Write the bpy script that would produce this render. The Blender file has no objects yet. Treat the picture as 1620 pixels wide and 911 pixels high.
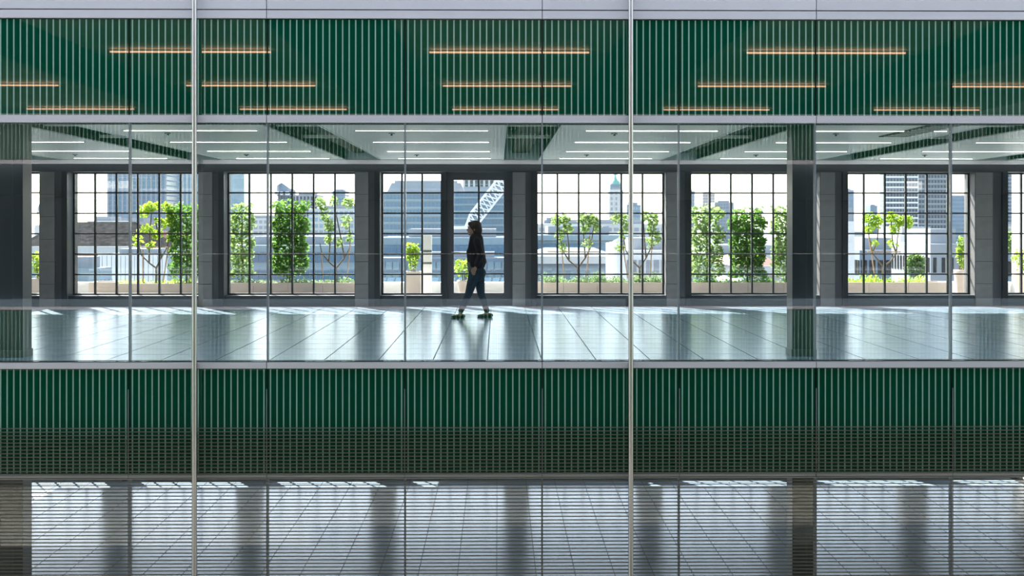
import bpy, bmesh, math, random
from mathutils import Vector, Matrix, Euler
R = random.Random(7)
scene = bpy.context.scene
col = scene.collection

# ------------------------------------------------------------------ camera
F = 1881.0; YAW = 0.0122; CAM = (0.0, -13.0, 1.51); HORIZON = 353.0
cd = bpy.data.cameras.new('camera'); cam = bpy.data.objects.new('camera', cd); col.objects.link(cam)
cam.location = CAM; cam.rotation_euler = (math.radians(90), 0, -YAW)
cd.sensor_fit = 'HORIZONTAL'; cd.sensor_width = 36.0; cd.lens = 36.0 * F / 1620.0
cd.shift_y = -(455.5 - HORIZON) / 1620.0
cd.clip_start = 0.05; cd.clip_end = 9000
scene.camera = cam
# ------------------------------------------------------------------ sky, sun, exposure
world = bpy.data.worlds.new('sky'); scene.world = world; world.use_nodes = True
wn = world.node_tree.nodes; wl = world.node_tree.links
SUN_DIR = Vector((-0.60, 1.0, 1.02)).normalized()          # towards the sun
sky = wn.new('ShaderNodeTexSky'); sky.sky_type = 'NISHITA'; sky.sun_disc = False
sky.sun_elevation = math.asin(SUN_DIR.z); sky.sun_rotation = math.atan2(SUN_DIR.x, SUN_DIR.y)
sky.air_density = 1.0; sky.dust_density = 0.6; sky.ozone_density = 1.0
hs = wn.new('ShaderNodeHueSaturation'); hs.inputs['Saturation'].default_value = 0.62; wl.new(sky.outputs[0], hs.inputs['Color'])
wl.new(hs.outputs[0], wn['Background'].inputs[0]); wn['Background'].inputs[1].default_value = 0.24
sd = bpy.data.lights.new('sun', 'SUN'); sd.energy = 10.0; sd.angle = 0.01; sd.color = (1.0, 0.95, 0.86)
so = bpy.data.objects.new('sun', sd); col.objects.link(so)
so.rotation_euler = SUN_DIR.to_track_quat('Z', 'Y').to_euler()
vs = scene.view_settings; vs.view_transform = 'Standard'; vs.look = 'None'; vs.gamma = 1.0
vs.use_curve_mapping = False; vs.exposure = 1.45
scene.cycles.transparent_max_bounces = 24; scene.cycles.max_bounces = 10
scene.cycles.diffuse_bounces = 6; scene.cycles.glossy_bounces = 5
scene.cycles.caustics_reflective = False; scene.cycles.caustics_refractive = False
scene.cycles.sample_clamp_indirect = 6.0

# ------------------------------------------------------------------ helpers
FW = Vector((math.sin(YAW), math.cos(YAW), 0)); RT = Vector((math.cos(YAW), -math.sin(YAW), 0))
def P(px, py, Y):
    """world point seen at photograph pixel (px,py) lying in the plane y=Y"""
    d = FW + RT * ((px - 810.0) / F) + Vector((0, 0, 1)) * ((HORIZON - py) / F)
    return Vector(CAM) + d * ((Y - CAM[1]) / d.y)
def PX(px, Y): return P(px, 353, Y).x
def PZ(py, Y, px=800): return P(px, py, Y).z

class MB:
    def __init__(s): s.v = []; s.f = []; s.sm = []
    def add(s, vs_, fs, smooth=False):
        o = len(s.v); s.v += [tuple(v) for v in vs_]
        s.f += [tuple(i + o for i in f) for f in fs]; s.sm += [smooth] * len(fs); return s
    def box(s, x0, x1, y0, y1, z0, z1):
        return s.add([(x0,y0,z0),(x1,y0,z0),(x1,y1,z0),(x0,y1,z0),(x0,y0,z1),(x1,y0,z1),(x1,y1,z1),(x0,y1,z1)],
            [(0,3,2,1),(4,5,6,7),(0,1,5,4),(1,2,6,5),(2,3,7,6),(3,0,4,7)])
    def cyl(s, p0, p1, r0, r1=None, n=10, caps=True, smooth=True):
        r1 = r0 if r1 is None else r1
        p0 = Vector(p0); p1 = Vector(p1); q = (p1 - p0).to_track_quat('Z', 'Y')
        a = [q @ Vector((math.cos(2*math.pi*i/n), math.sin(2*math.pi*i/n), 0)) for i in range(n)]
        vv = [p0 + x * r0 for x in a] + [p1 + x * r1 for x in a]
        s.add(vv, [(i, (i+1) % n, n + (i+1) % n, n + i) for i in range(n)], smooth)
        if caps:
            s.add(vv[:n], [tuple(reversed(range(n)))]); s.add(vv[n:], [tuple(range(n))])
        return s
    def tube(s, pts, rad, n=8):
        for i in range(len(pts) - 1):
            s.cyl(pts[i], pts[i+1], rad[i], rad[i+1], n)
        return s
    def lathe(s, prof, n=16, c=(0,0,0)):
        vv = []
        for r, z in prof:
            for i in range(n):
                a = 2*math.pi*i/n; vv.append((c[0]+r*math.cos(a), c[1]+r*math.sin(a), c[2]+z))
        ff = []
        for k in range(len(prof)-1):
            for i in range(n):
                ff.append((k*n+i, k*n+(i+1)%n, (k+1)*n+(i+1)%n, (k+1)*n+i))
        s.add(vv, ff, True); s.add(vv[:n], [tuple(reversed(range(n)))]); s.add(vv[-n:], [tuple(range(n))])
        return s
    def ell(s, c, r, rot=None, nu=12, nv=8):
        vv = []; c = Vector(c); m = rot.to_matrix() if rot else Matrix.Identity(3)
        for j in range(nv+1):
            t = math.pi*j/nv
            for i in range(nu):
                a = 2*math.pi*i/nu
                vv.append(c + m @ Vector((r[0]*math.sin(t)*math.cos(a), r[1]*math.sin(t)*math.sin(a), r[2]*math.cos(t))))
        ff = [(j*nu+i, (j+1)*nu+i, (j+1)*nu+(i+1)%nu, j*nu+(i+1)%nu) for j in range(nv) for i in range(nu)]
        return s.add(vv, ff, True)
    def mesh(s, name, mat):
        me = bpy.data.meshes.new(name); me.from_pydata(s.v, [], s.f)
        me.polygons.foreach_set('use_smooth', s.sm); me.materials.append(mat); me.update(); return me
    def build(s, name, mat, parent=None, loc=None):
        return place(name, s.mesh(name, mat), parent, loc)
def place(name, me, parent=None, loc=None):
    o = bpy.data.objects.new(name, me); col.objects.link(o)
    if parent: o.parent = parent
    if loc is not None: o.location = loc
    return o
def tag(o, label=None, cat=None, group=None, kind=None):
    if label: o['label'] = label
    if cat: o['category'] = cat
    if group: o['group'] = group
    if kind: o['kind'] = kind
    return o
def empty(name, loc=(0,0,0), **k):
    o = bpy.data.objects.new(name, None); col.objects.link(o); o.location = loc; o.empty_display_size = 0.1
    return tag(o, **k)
def boxat(name, mat, parent, x0, x1, y0, y1, z0, z1):
    """box as an object with its origin at its own base"""
    ox = (parent.location if parent else Vector((0,0,0)))
    if parent and parent.parent: ox = ox + parent.parent.location
    c = Vector(((x0+x1)/2, (y0+y1)/2, z0))
    return MB().box(x0-c.x, x1-c.x, y0-c.y, y1-c.y, 0, z1-z0).build(name, mat, parent, c - ox)

# ------------------------------------------------------------------ materials
def mat(name, rgb, rough=0.5, metal=0.0, spec=0.5, coat=0.0, noise=0.0, nscale=3.0, bump=0.0, bscale=40.0, stretch=None):
    m = bpy.data.materials.new(name); m.use_nodes = True; n = m.node_tree.nodes; l = m.node_tree.links
    b = n['Principled BSDF']; b.inputs['Base Color'].default_value = (*rgb, 1); b.inputs['Roughness'].default_value = rough
    b.inputs['Metallic'].default_value = metal; b.inputs['Specular IOR Level'].default_value = spec
    b.inputs['Coat Weight'].default_value = coat; b.inputs['Coat Roughness'].default_value = 0.01
    if noise or bump:
        tc = n.new('ShaderNodeTexCoord'); mp = n.new('ShaderNodeMapping'); l.new(tc.outputs['Object'], mp.inputs[0])
        if stretch: mp.inputs['Scale'].default_value = stretch
    if noise:
        t = n.new('ShaderNodeTexNoise'); t.inputs['Scale'].default_value = nscale; t.inputs['Detail'].default_value = 4
        l.new(mp.outputs[0], t.inputs[0])
        r = n.new('ShaderNodeValToRGB'); l.new(t.outputs[0], r.inputs[0])
        r.color_ramp.elements[0].position = 0.3; r.color_ramp.elements[1].position = 0.7
        r.color_ramp.elements[0].color = (*[c*(1-noise) for c in rgb], 1)
        r.color_ramp.elements[1].color = (*[min(1, c*(1+noise)) for c in rgb], 1)
        l.new(r.outputs[0], b.inputs['Base Color'])
    if bump:
        t2 = n.new('ShaderNodeTexNoise'); t2.inputs['Scale'].default_value = bscale; l.new(mp.outputs[0], t2.inputs[0])
        bp = n.new('ShaderNodeBump'); bp.inputs['Strength'].default_value = bump; bp.inputs['Distance'].default_value = 0.01
        l.new(t2.outputs[0], bp.inputs['Height']); l.new(bp.outputs[0], b.inputs['Normal'])
    return m
def emis(name, rgb, s):
    m = bpy.data.materials.new(name); m.use_nodes = True; b = m.node_tree.nodes['Principled BSDF']
    b.inputs['Base Color'].default_value = (0.8, 0.8, 0.8, 1)
    b.inputs['Emission Color'].default_value = (*rgb, 1); b.inputs['Emission Strength'].default_value = s; return m
def glass(name, tint, f0):
    m = bpy.data.materials.new(name); m.use_nodes = True; n = m.node_tree.nodes; l = m.node_tree.links
    n.remove(n['Principled BSDF'])
    lw = n.new('ShaderNodeLayerWeight'); lw.inputs[0].default_value = 0.5
    p = n.new('ShaderNodeMath'); p.operation = 'POWER'; p.inputs[1].default_value = 5.0; l.new(lw.outputs['Facing'], p.inputs[0])
    a = n.new('ShaderNodeMath'); a.operation = 'MULTIPLY_ADD'; a.inputs[1].default_value = 1 - f0; a.inputs[2].default_value = f0
    l.new(p.outputs[0], a.inputs[0])
    t = n.new('ShaderNodeBsdfTransparent'); t.inputs[0].default_value = (*tint, 1)
    g = n.new('ShaderNodeBsdfGlossy'); g.inputs['Roughness'].default_value = 0.0
    mx = n.new('ShaderNodeMixShader'); l.new(a.outputs[0], mx.inputs[0]); l.new(t.outputs[0], mx.inputs[1]); l.new(g.outputs[0], mx.inputs[2])
    l.new(mx.outputs[0], n['Material Output'].inputs[0]); return m
def leafmat(name, rgb, trans):
    m = bpy.data.materials.new(name); m.use_nodes = True; n = m.node_tree.nodes; l = m.node_tree.links
    b = n['Principled BSDF']; b.inputs['Roughness'].default_value = 0.45
    oi = n.new('ShaderNodeTexCoord'); ns = n.new('ShaderNodeTexNoise'); ns.inputs['Scale'].default_value = 9.0
    l.new(oi.outputs['Object'], ns.inputs[0]); rp = n.new('ShaderNodeValToRGB'); l.new(ns.outputs[0], rp.inputs[0])
    rp.color_ramp.elements[0].position = 0.32; rp.color_ramp.elements[1].position = 0.68
    rp.color_ramp.elements[0].color = (*[c*0.65 for c in rgb], 1); rp.color_ramp.elements[1].color = (*[c*1.3 for c in rgb], 1)
    l.new(rp.outputs[0], b.inputs['Base Color'])
    t = n.new('ShaderNodeBsdfTranslucent'); t.inputs[0].default_value = (*trans, 1)
    mx = n.new('ShaderNodeMixShader'); mx.inputs[0].default_value = 0.5
    l.new(b.outputs[0], mx.inputs[1]); l.new(t.outputs[0], mx.inputs[2]); l.new(mx.outputs[0], n['Material Output'].inputs[0])
    return m

M = {}
M['alu'] = mat('pale_lilac_aluminium', (0.45, 0.43, 0.45), 0.38, 0.0, 0.5, noise=0.04, nscale=1.2)
M['alu_dark'] = mat('grey_aluminium', (0.20, 0.22, 0.25), 0.35, 0.6)
M['joint'] = mat('black_joint', (0.01, 0.011, 0.013), 0.6)
M['green'] = mat('green_backpainted_glass', (0.001, 0.044, 0.021), 0.5, 0, 0.0, coat=1.0)
M['stripe'] = mat('pale_frit', (0.21, 0.33, 0.27), 0.5, 0, 0.0, coat=1.0)
M['green'].node_tree.nodes['Principled BSDF'].inputs['Coat IOR'].default_value = 1.5
M['stripe'].node_tree.nodes['Principled BSDF'].inputs['Coat IOR'].default_value = 1.5
M['steel'] = mat('satin_stainless_steel', (0.44, 0.43, 0.42), 0.3, 1.0)
M['blade'] = mat('bronze_grey_blade', (0.095, 0.085, 0.055), 0.5, 0.0, 0.5)
M['glass'] = glass('facade_glass', (0.955, 0.968, 0.967), 0.04)
M['glass2'] = glass('window_glass', (0.96, 0.98, 0.98), 0.04)
M['floor'] = mat('polished_grey_tile', (0.23, 0.30, 0.38), 0.24, 0, 0.15, noise=0.10, nscale=2.0)
M['black'] = mat('near_black_paint', (0.012, 0.016, 0.02), 0.35)
M['column'] = mat('dark_column_paint', (0.012, 0.016, 0.022), 0.3)
M['frame'] = mat('dark_grey_frame', (0.035, 0.037, 0.04), 0.4)
M['sill'] = mat('dark_sill_panel', (0.055, 0.062, 0.066), 0.45)
M['stone'] = mat('grey_stone_lining', (0.30, 0.275, 0.265), 0.65, noise=0.12, nscale=5)
M['plaster'] = mat('grey_plaster', (0.12, 0.115, 0.12), 0.6)
M['ceil'] = mat('pale_metal_ceiling', (0.90, 0.88, 0.81), 0.4, 0, 0.5)
M['ceiltrim'] = mat('white_ceiling_trim', (0.75, 0.77, 0.75), 0.4)
M['slot'] = mat('dark_green_slot', (0.002, 0.005, 0.004), 0.6, 0, 0.2)
M['lamp'] = emis('white_lamp', (1.0, 0.97, 0.90), 3.5)
M['warmlamp'] = emis('warm_lamp', (1.0, 0.52, 0.30), 8.0)
M['white'] = mat('white_paint', (0.78, 0.78, 0.78), 0.5)
M['slab'] = mat('concrete_slab', (0.30, 0.30, 0.30), 0.8)

# ================================================================== STRUCTURE: main building
XL, XR = -10.5, 11.0               # extent of the building in view
FAR = 8.6                          # inner face of garden side wall
CEIL = 2.64
LOW = -3.85                        # lower storey floor
LFAR = 11.9                        # lower storey garden wall
MULL = [P(x, 400, 0).x for x in (204, 422, 640, 857, 1072, 1289, 1506)]
pw = (MULL[-1] - MULL[0]) / 6
MX = [MULL[0] + pw * k for k in range(-4, 11)]       # panel edges
ZS = dict(captop=4.75, seam=PZ(17, 0), top=PZ(31, 0), tr1=PZ(183, 0), v1=PZ(194.5, 0), v0=PZ(571, 0), tr2=PZ(572.5, 0),
          sp2=PZ(583, 0), sp2b=PZ(747.5, 0), v2=PZ(757, 0))

wf = empty('wall_front', (0, 0, 0), kind='structure', label='glass curtain wall facade with green striped spandrel bands and pale metal transoms')
# spandrel panels with raised pale stripes
def spandrel_band(parent, zb, zt, xs, y, sign=-1):
    w = xs[1] - xs[0] - 0.016; h = zt - zb
    pm = MB().box(-w/2, w/2, -0.012, 0.012, 0, h).mesh('spandrel_panel', M['green'])
    sm_ = MB().box(-0.0075, 0.0075, -0.002, 0.002, 0.004, h-0.004).mesh('stripe', M['stripe'])
    pitch = (xs[1] - xs[0]) / 21.0
    for i in range(len(xs) - 1):
        c = (xs[i] + xs[i+1]) / 2
        p = place('spandrel_panel', pm, parent, (c, y, zb))
        for k in range(21):
            place('stripe', sm_, p, ((k - 10) * pitch, sign * 0.0125, 0))
VIS = MX[2:13]                       # panels around the frame
spandrel_band(wf, ZS['tr1'] , ZS['top'], VIS, 0.02)
spandrel_band(wf, ZS['sp2b'], ZS['sp2'], VIS, 0.02)
def strip(name, m, z0, z1, y0, y1, xs, parent=wf, gap=0.004):
    for i in range(len(xs) - 1):
        boxat(name, m, parent, xs[i] + gap, xs[i+1] - gap, y0, y1, z0, z1)
D2 = [MX[k] for k in range(1, 15, 2)]           # joints of the metal strips, every second panel
strip('transom', M['alu'], ZS['v1'], ZS['tr1'], -0.03, 0.12, D2)
strip('transom', M['alu'], ZS['sp2'] + 0.008, ZS['v0'] - 0.012, -0.03, 0.12, D2)
strip('transom', M['alu'], ZS['v2'], ZS['sp2b'] - 0.004, -0.0, 0.12, D2)
strip('parapet_panel', M['alu'], ZS['seam'] + 0.008, ZS['captop'], -0.03, 0.12, D2)
strip('transom', M['alu'], ZS['top'] + 0.006, ZS['seam'] - 0.004, -0.03, 0.12, D2)
boxat('joint_backing', M['joint'], wf, MX[1], MX[13], 0.045, 0.13, ZS['v1'] - 0.012, ZS['captop'] - 0.1)
boxat('joint_backing', M['joint'], wf, MX[1], MX[13], 0.045, 0.13, ZS['v2'] - 0.01, ZS['v0'])
# vision glazing, one window per panel, two storeys
pane_h1 = ZS['v1'] - ZS['v0']; pane_h2 = ZS['v2'] - LOW - 0.05
pw_ = pw - 0.02
pm1 = MB().box(-pw_/2, pw_/2, -0.006, 0.006, 0, pane_h1).mesh('pane', M['glass'])
pm2 = MB().box(-pw_/2, pw_/2, -0.006, 0.006, 0, pane_h2).mesh('pane', M['glass'])
mm1 = MB().box(-0.009, 0.009, -0.012, 0.045, 0, pane_h1).mesh('mullion', M['alu_dark'])
mm2 = MB().box(-0.009, 0.009, -0.012, 0.045, 0, pane_h2).mesh('mullion', M['alu_dark'])
WN = [0]
def window_name():
    WN[0] += 1; return 'window_%d' % WN[0]
for (zb, pmx, mmx, st) in ((ZS['v0'], pm1, mm1, 'upper'), (LOW + 0.05, pm2, mm2, 'lower')):
    for i in range(len(VIS) - 1):
        c = (VIS[i] + VIS[i+1]) / 2
        w = empty(window_name(), (c, 0.03, zb), kind='structure', label='full-height facade glass pane of the %s storey' % st)
        place('pane', pmx, w, (0, 0, 0)); place('mullion', mmx, w, (pw/2, 0, 0))

# slabs, roof, sides
def st(name, m, *b, label=None):
    o = boxat(name, m, None, *b); o['kind'] = 'structure'
    if label: o['label'] = label
    return o
st('roof', M['slab'], XL, XR, 0.13, FAR + 0.5, 3.25, 4.4)
st('slab_middle', M['slab'], XL, XR, 0.14, 13.85, -1.15, -0.06)  # runs out past the terrace as an added overhang, shortening the lower sun band
st('slab_lower', M['slab'], XL, XR, 0.0, LFAR + 0.4, LOW - 0.8, LOW - 0.03)
st('ceiling_lower', M['ceil'], XL, XR, 0.14, LFAR, -1.21, -1.16)
st('wall_left', M['white'], XL - 0.3, XL, 0.13, LFAR + 0.4, LOW - 0.8, 4.4)
st('wall_right', M['white'], XR, XR + 0.3, 0.13, LFAR + 0.4, LOW - 0.8, 4.4)

# floors: tiles as pieces
TS = 0.6
def tiled_floor(name, z, y0, rows_first, rows, x0, ncol, yN, nx_all):
    f = empty(name, (0, 0, z), kind='structure', label='polished grey tile floor of the %s storey' % ('upper' if z > -1 else 'lower'))
    tm = MB().box(-TS/2+0.006, TS/2-0.006, -TS/2+0.006, TS/2-0.006, -0.03, 0).mesh('tile', M['floor'])
    rest = MB()
    for r in range(rows):
        for c in range(-nx_all, nx_all):
            x = x0 + c * TS; y = y0 + r * TS
            if x < XL + 0.3 or x > XR - 0.3: continue
            if rows_first[0] <= r < rows_first[1] and ncol[0] <= c < ncol[1]:
                place('tile', tm, f, (x, y, 0))
            else:
                rest.box(x-TS/2+0.006, x+TS/2-0.006, y-TS/2+0.006, min(y+TS/2-0.006, yN), -0.03, 0)
    boxat('joint_bed', M['joint'], f, XL + 0.05, XR - 0.05, 0.15, yN, z - 0.028, z - 0.008)
    o = rest.build('tile_field', M['floor'], f); o['kind'] = 'stuff'
    return f
xj = PX(684, -0.0) + 0.0
floor_x0 = (684 - 787) / 144.7 + TS/2
tiled_floor('floor', 0.0, 0.14 + TS/2, (0, 12), 15, floor_x0, (-10, 14), FAR + 0.2, 22)
tiled_floor('floor_lower', LOW, LFAR - 19*TS + TS/2, (8, 19), 20, floor_x0 + 0.1, (-12, 15), LFAR + 0.2, 22)

# ceiling of the upper storey: bays of metal panels between dark beam slots
PIT = 2.8; SLOT0 = 0.42; SW = 0.62
cl = empty('ceiling', (0, 0, CEIL), kind='structure', label='pale metal panel ceiling with dark beam slots running front to back')
rows = 12; y_a, y_b = 0.16, 8.15; dy = (y_b - y_a) / rows
bw = PIT - SW
cpm = MB().box(-bw/2+0.03, bw/2-0.03, 0.003, dy-0.003, 0, 0.03).mesh('ceiling_panel', M['ceil'])
trm = MB().box(-0.015, 0.015, 0, y_b - y_a, -0.008, 0.006).mesh('slot_trim', M['ceiltrim'])
slm = MB().box(-SW/2, SW/2, 0, y_b - y_a, 0.56, 0.6).mesh('slot_soffit', M['slot'])
bmm = MB().box(-0.16, 0.16, 0, y_b-y_a, 0.12, 0.145).box(-0.16, 0.16, 0, y_b-y_a, 0.50, 0.525).box(-0.015, 0.015, 0, y_b-y_a, 0.145, 0.5).mesh('beam', M['slot'])
sdm = MB().box(-0.015, 0.015, 0, y_b - y_a, 0.006, 0.6).mesh('slot_side', M['slot'])
stm = MB().box(-SW/2, SW/2, -0.03, 0.03, 0.05, 0.09).mesh('strut', M['ceiltrim'])
for k in range(-4, 5):
    xs = SLOT0 + PIT * k
    if XL < xs < XR:
        for s_ in (-1, 1):
            place('slot_trim', trm, cl, (xs + s_*(SW/2 + 0.015), y_a, 0)); place('slot_side', sdm, cl, (xs + s_*(SW/2 + 0.015), y_a, 0))
        place('slot_soffit', slm, cl, (xs, y_a, 0)); place('beam', bmm, cl, (xs, y_a, 0))
        for yy in (1.5, 3.5): place('strut', stm, cl, (xs, yy, 0.0))
    xb = xs + PIT/2
    if XL + 0.2 < xb < XR - 0.2:
        for r in range(rows): place('ceiling_panel', cpm, cl, (xb, y_a + r*dy, 0))
boxat('bulkhead', M['ceiltrim'], cl, XL, XR, 8.15, 8.32, CEIL - 0.07, CEIL + 0.6)
boxat('bulkhead_shadow_gap', M['black'], cl, XL, XR, 8.32, 8.5, CEIL - 0.06, CEIL + 0.6)  # solid black strip standing in for the shade of a gap

# garden side wall
WY = FAR + 0.30                     # glazing plane
WTOP, WBOT = PZ(273, WY), PZ(466, WY)
wg = empty('wall_far', (0, FAR, 0), kind='structure', label='dark garden side wall of piers between gridded windows')
openings = [(-60, 72), (117, 320), (361, 564), (604, 700), (707, 810), (848, 1050), (1089, 1290), (1333, 1532), (1582, 1800)]
ox = [(PX(a, WY), PX(b, WY)) for a, b in openings]
# lintel and sill run the whole length
boxat('lintel', M['frame'], wg, XL, XR, FAR - 0.05, FAR + 0.55, WTOP, 3.3)
for i in range(len(ox) - 1):
    a, b = ox[i][1], ox[i+1][0]
    if i == 3:                        # slim post between side window and door
        boxat('post', M['frame'], wg, a, b, FAR + 0.1, FAR + 0.5, 0, WTOP); continue
    if i == 4: pass
    c = a + (b - a) * 0.55
    p = boxat('pier', M['plaster'], wg, a, b, FAR, FAR + 0.5, 0, WTOP)
    hh = WTOP / 6
    for k in range(6):                # stone lining slabs on the front of the pier
        MB().box(-(c-a)/2+0.012, (c-a)/2-0.004, -0.02, 0, 0.004, hh-0.006).build('stone_slab', M['stone'], p, ((a+c)/2-(a+b)/2, -0.25, k*hh))
    MB().box(-0.05, 0.05, -0.05, 0, 0, WTOP).build('steel_upright', M['frame'], p, (b-(a+b)/2-0.05, -0.25, 0))
for i, (a, b) in enumerate(ox):
    if i == 4: continue
    boxat('sill_panel', M['sill'], wg, a, b, FAR + 0.02, FAR + 0.5, 0, WBOT)

def gridded(name, a, b, ztop, zbot, ncol, nrow, label, y=WY, bar=0.032, fr=0.03, depth=0.05):
    w = empty(name, ((a+b)/2, y, zbot), kind='structure', label=label)
    W = b - a; H = ztop - zbot; cw = W / ncol; ch = H / nrow
    MB().box(-W/2, -W/2+fr, -0.04, 0.04, 0, H).box(W/2-fr, W/2, -0.04, 0.04, 0, H).box(-W/2+fr, W/2-fr, -0.04, 0.04, 0, fr).box(-W/2+fr, W/2-fr, -0.04, 0.04, H-fr, H).build('frame', M['frame'], w)
    vb = MB().box(-bar/2, bar/2, -depth/2, depth/2, fr, H-fr).mesh('glazing_bar', M['frame'])
    hb = MB().box(-W/2+fr, W/2-fr, -depth/2+0.004, depth/2-0.004, -bar*0.42, bar*0.42).mesh('glazing_bar', M['frame'])
    pn = MB().box(-cw/2+bar/2, cw/2-bar/2, -0.003, 0.003, bar/2, ch-bar/2).mesh('pane', M['glass2'])
    for i in range(1, ncol): place('glazing_bar', vb, w, (-W/2 + i*cw, 0, 0))
    for j in range(1, nrow): place('glazing_bar', hb, w, (0, 0, j*ch))
    for i in range(ncol):
        for j in range(nrow): place('pane', pn, w, (-W/2 + (i+0.5)*cw, 0, j*ch))
    return w
wl_ = ['at the dark column on the left', 'behind the yellow-green young tree and leafy hedge on the left', 'behind the two hedges left of the doorway', 'beside the door',
       None, 'right of the door', 'with three hedges outside', 'with the forked young tree and striped tower block outside', 'at the right edge']
for i, (a, b) in enumerate(ox):
    if i == 4: continue
    a2 = a; b2 = b; nc = 6
    if i == 0: nc = 4; a2 = b - 4*(ox[1][1]-ox[1][0])/6
    if i == 3: nc = 3
    if i == 8: b2 = a + (ox[1][1]-ox[1][0]); nc = 6
    gridded(window_name(), a2, b2, WTOP, WBOT, nc, 6, 'dark steel gridded garden window ' + wl_[i])
# glazed door
da, db = PX(707, WY), PX(810, WY)
dr = empty('door_1', ((da+db)/2, WY, 0), kind='structure', label='dark framed glazed garden door with small panes behind the walking woman')
W = db - da; g0, g1 = PX(718, WY) - (da+db)/2, PX(797, WY) - (da+db)/2; zt, zb = PZ(285, WY), PZ(463, WY)
MB().box(-W/2, g0, -0.06, 0.04, 0, WTOP).box(g1, W/2, -0.06, 0.04, 0, WTOP).box(g0, g1, -0.06, 0.04, 0, zb).box(g0, g1, -0.06, 0.04, zt, WTOP).build('door_frame', M['plaster'], dr)
ys = [PZ(y, WY) for y in (463, 433, 401, 369.5, 337, 304.5, 285)]
xs_ = [g0, PX(757.5, WY) - (da+db)/2, g1]
for j in range(6):
    for i in range(2):
        MB().box(xs_[i]+0.016, xs_[i+1]-0.016, -0.003, 0.003, ys[j]+0.013, ys[j+1]-0.013).build('pane', M['glass2'], dr)
for z in ys[1:-1]: MB().box(g0, g1, -0.02, 0.02, z-0.013, z+0.013).build('glazing_bar', M['frame'], dr)
MB().box(xs_[1]-0.016, xs_[1]+0.016, -0.024, 0.024, zb, zt).build('glazing_bar', M['frame'], dr)
hz = PZ(399, WY); MB().cyl((g0-0.03, -0.11, hz), (g0+0.11, -0.11, hz), 0.011).cyl((g0-0.03, -0.11, hz), (g0-0.03, -0.05, hz), 0.011).build('handle', M['steel'], dr)

# lower storey garden wall (seen mirrored in the lower floor)
wg2 = empty('wall_far_lower', (0, LFAR, LOW), kind='structure', label='lower storey garden wall of piers between windows')
for k in range(-4, 5):
    x = 0.40 + PIT * k
    if XL < x < XR: boxat('pier', M['plaster'], wg2, x-0.26, x+0.26, LFAR, LFAR+0.4, LOW, -1.2)
    for j in range(1, 6):
        xx = x + 0.26 + (PIT-0.52)*j/6
        if XL < xx < XR: boxat('glazing_bar', M['frame'], wg2, xx-0.015, xx+0.015, LFAR+0.2, LFAR+0.24, LOW+0.2, -1.25)
for j in range(1, 6): boxat('glazing_bar', M['frame'], wg2, XL, XR, LFAR+0.2, LFAR+0.235, LOW+0.2+j*0.375-0.013, LOW+0.2+j*0.375+0.013)
boxat('sill_panel', M['sill'], wg2, XL, XR, LFAR+0.02, LFAR+0.4, LOW, LOW+0.2)

# ================================================================== STRUCTURE: building the picture is taken from (mirrored in the facade)
OY = -8.5
wo = empty('wall_opposite', (0, OY, 0), kind='structure', label='facing facade across the courtyard with green striped spandrels')
def opp_band(zb, zt):
    w = pw - 0.016; h = zt - zb
    pm = MB().box(-w/2, w/2, -0.012, 0.012, 0, h).mesh('spandrel_panel', M['green'])
    smm = MB()
    for k in range(21): smm.box((k-10)*pw/21-0.0075, (k-10)*pw/21+0.0075, 0.012, 0.015, 0.004, h-0.004)
    sme = smm.mesh('stripes', M['stripe'])
    for i in range(-8, 9):
        p = place('spandrel_panel', pm, wo, ((i+0.5)*pw, 0, zb)); s2 = place('stripes', sme, p); s2['kind'] = 'stuff'
opp_band(2.66, 3.40); opp_band(-1.12, -0.06)
for z0, z1 in ((2.58, 2.65), (3.41, 3.48), (-0.05, 0.0)):
    boxat('transom', M['alu'], wo, -16, 16, OY-0.06, OY+0.03, z0, z1)
OB = -46.0
def opp(name, m, z0, z1, y0=OB, y1=OY-0.07, x0=-20, x1=20):
    return st(name, m, x0, x1, y0, y1, z0, z1)
opp('floor_opposite_upper', M['slab'], 2.95, 3.45); opp('ceiling_opposite_middle', M['ceil'], 2.66, 2.9)
opp('floor_opposite_middle', M['floor'], -0.5, -0.02); opp('ceiling_opposite_lower', M['ceil'], -1.15, -0.6)
mtile = mat('pale_floor_tiles', (0.34, 0.34, 0.31), 0.5)
n_ = mtile.node_tree.nodes; l_ = mtile.node_tree.links
bt = n_.new('ShaderNodeTexBrick'); tc_ = n_.new('ShaderNodeTexCoord'); l_.new(tc_.outputs['Object'], bt.inputs[0])
bt.offset = 0; bt.inputs['Scale'].default_value = 1.0; bt.inputs['Brick Width'].default_value = 0.6; bt.inputs['Row Height'].default_value = 0.6
bt.inputs['Mortar Size'].default_value = 0.006; bt.inputs['Color1'].default_value = (0.36, 0.36, 0.32, 1); bt.inputs['Color2'].default_value = (0.33, 0.33, 0.30, 1); bt.inputs['Mortar'].default_value = (0.03, 0.03, 0.03, 1)
l_.new(bt.outputs[0], n_['Principled BSDF'].inputs['Base Color'])
opp('floor_opposite_lower', mtile, LOW - 0.5, LOW)
OC = 1.51 + 4.4
oc = empty('ceiling_opposite_upper', (0, 0, OC), kind='structure', label='ceiling with warm strip lights in the facing building')
for k in range(-2, 3):
    c = 0.30 + 8.05 * k
    boxat('ceiling_panel', M['ceil'], oc, c - 2.6, c + 2.6, OB, OY, OC, OC + 0.05)
boxat('slot_soffit', M['slot'], oc, -18, 18, OB, OY, OC + 0.6, OC + 0.7)
wb = empty('wall_back', (0, OB, 0), kind='structure', label='unseen rear wall of the facing building, made solid to darken reflections')
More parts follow.
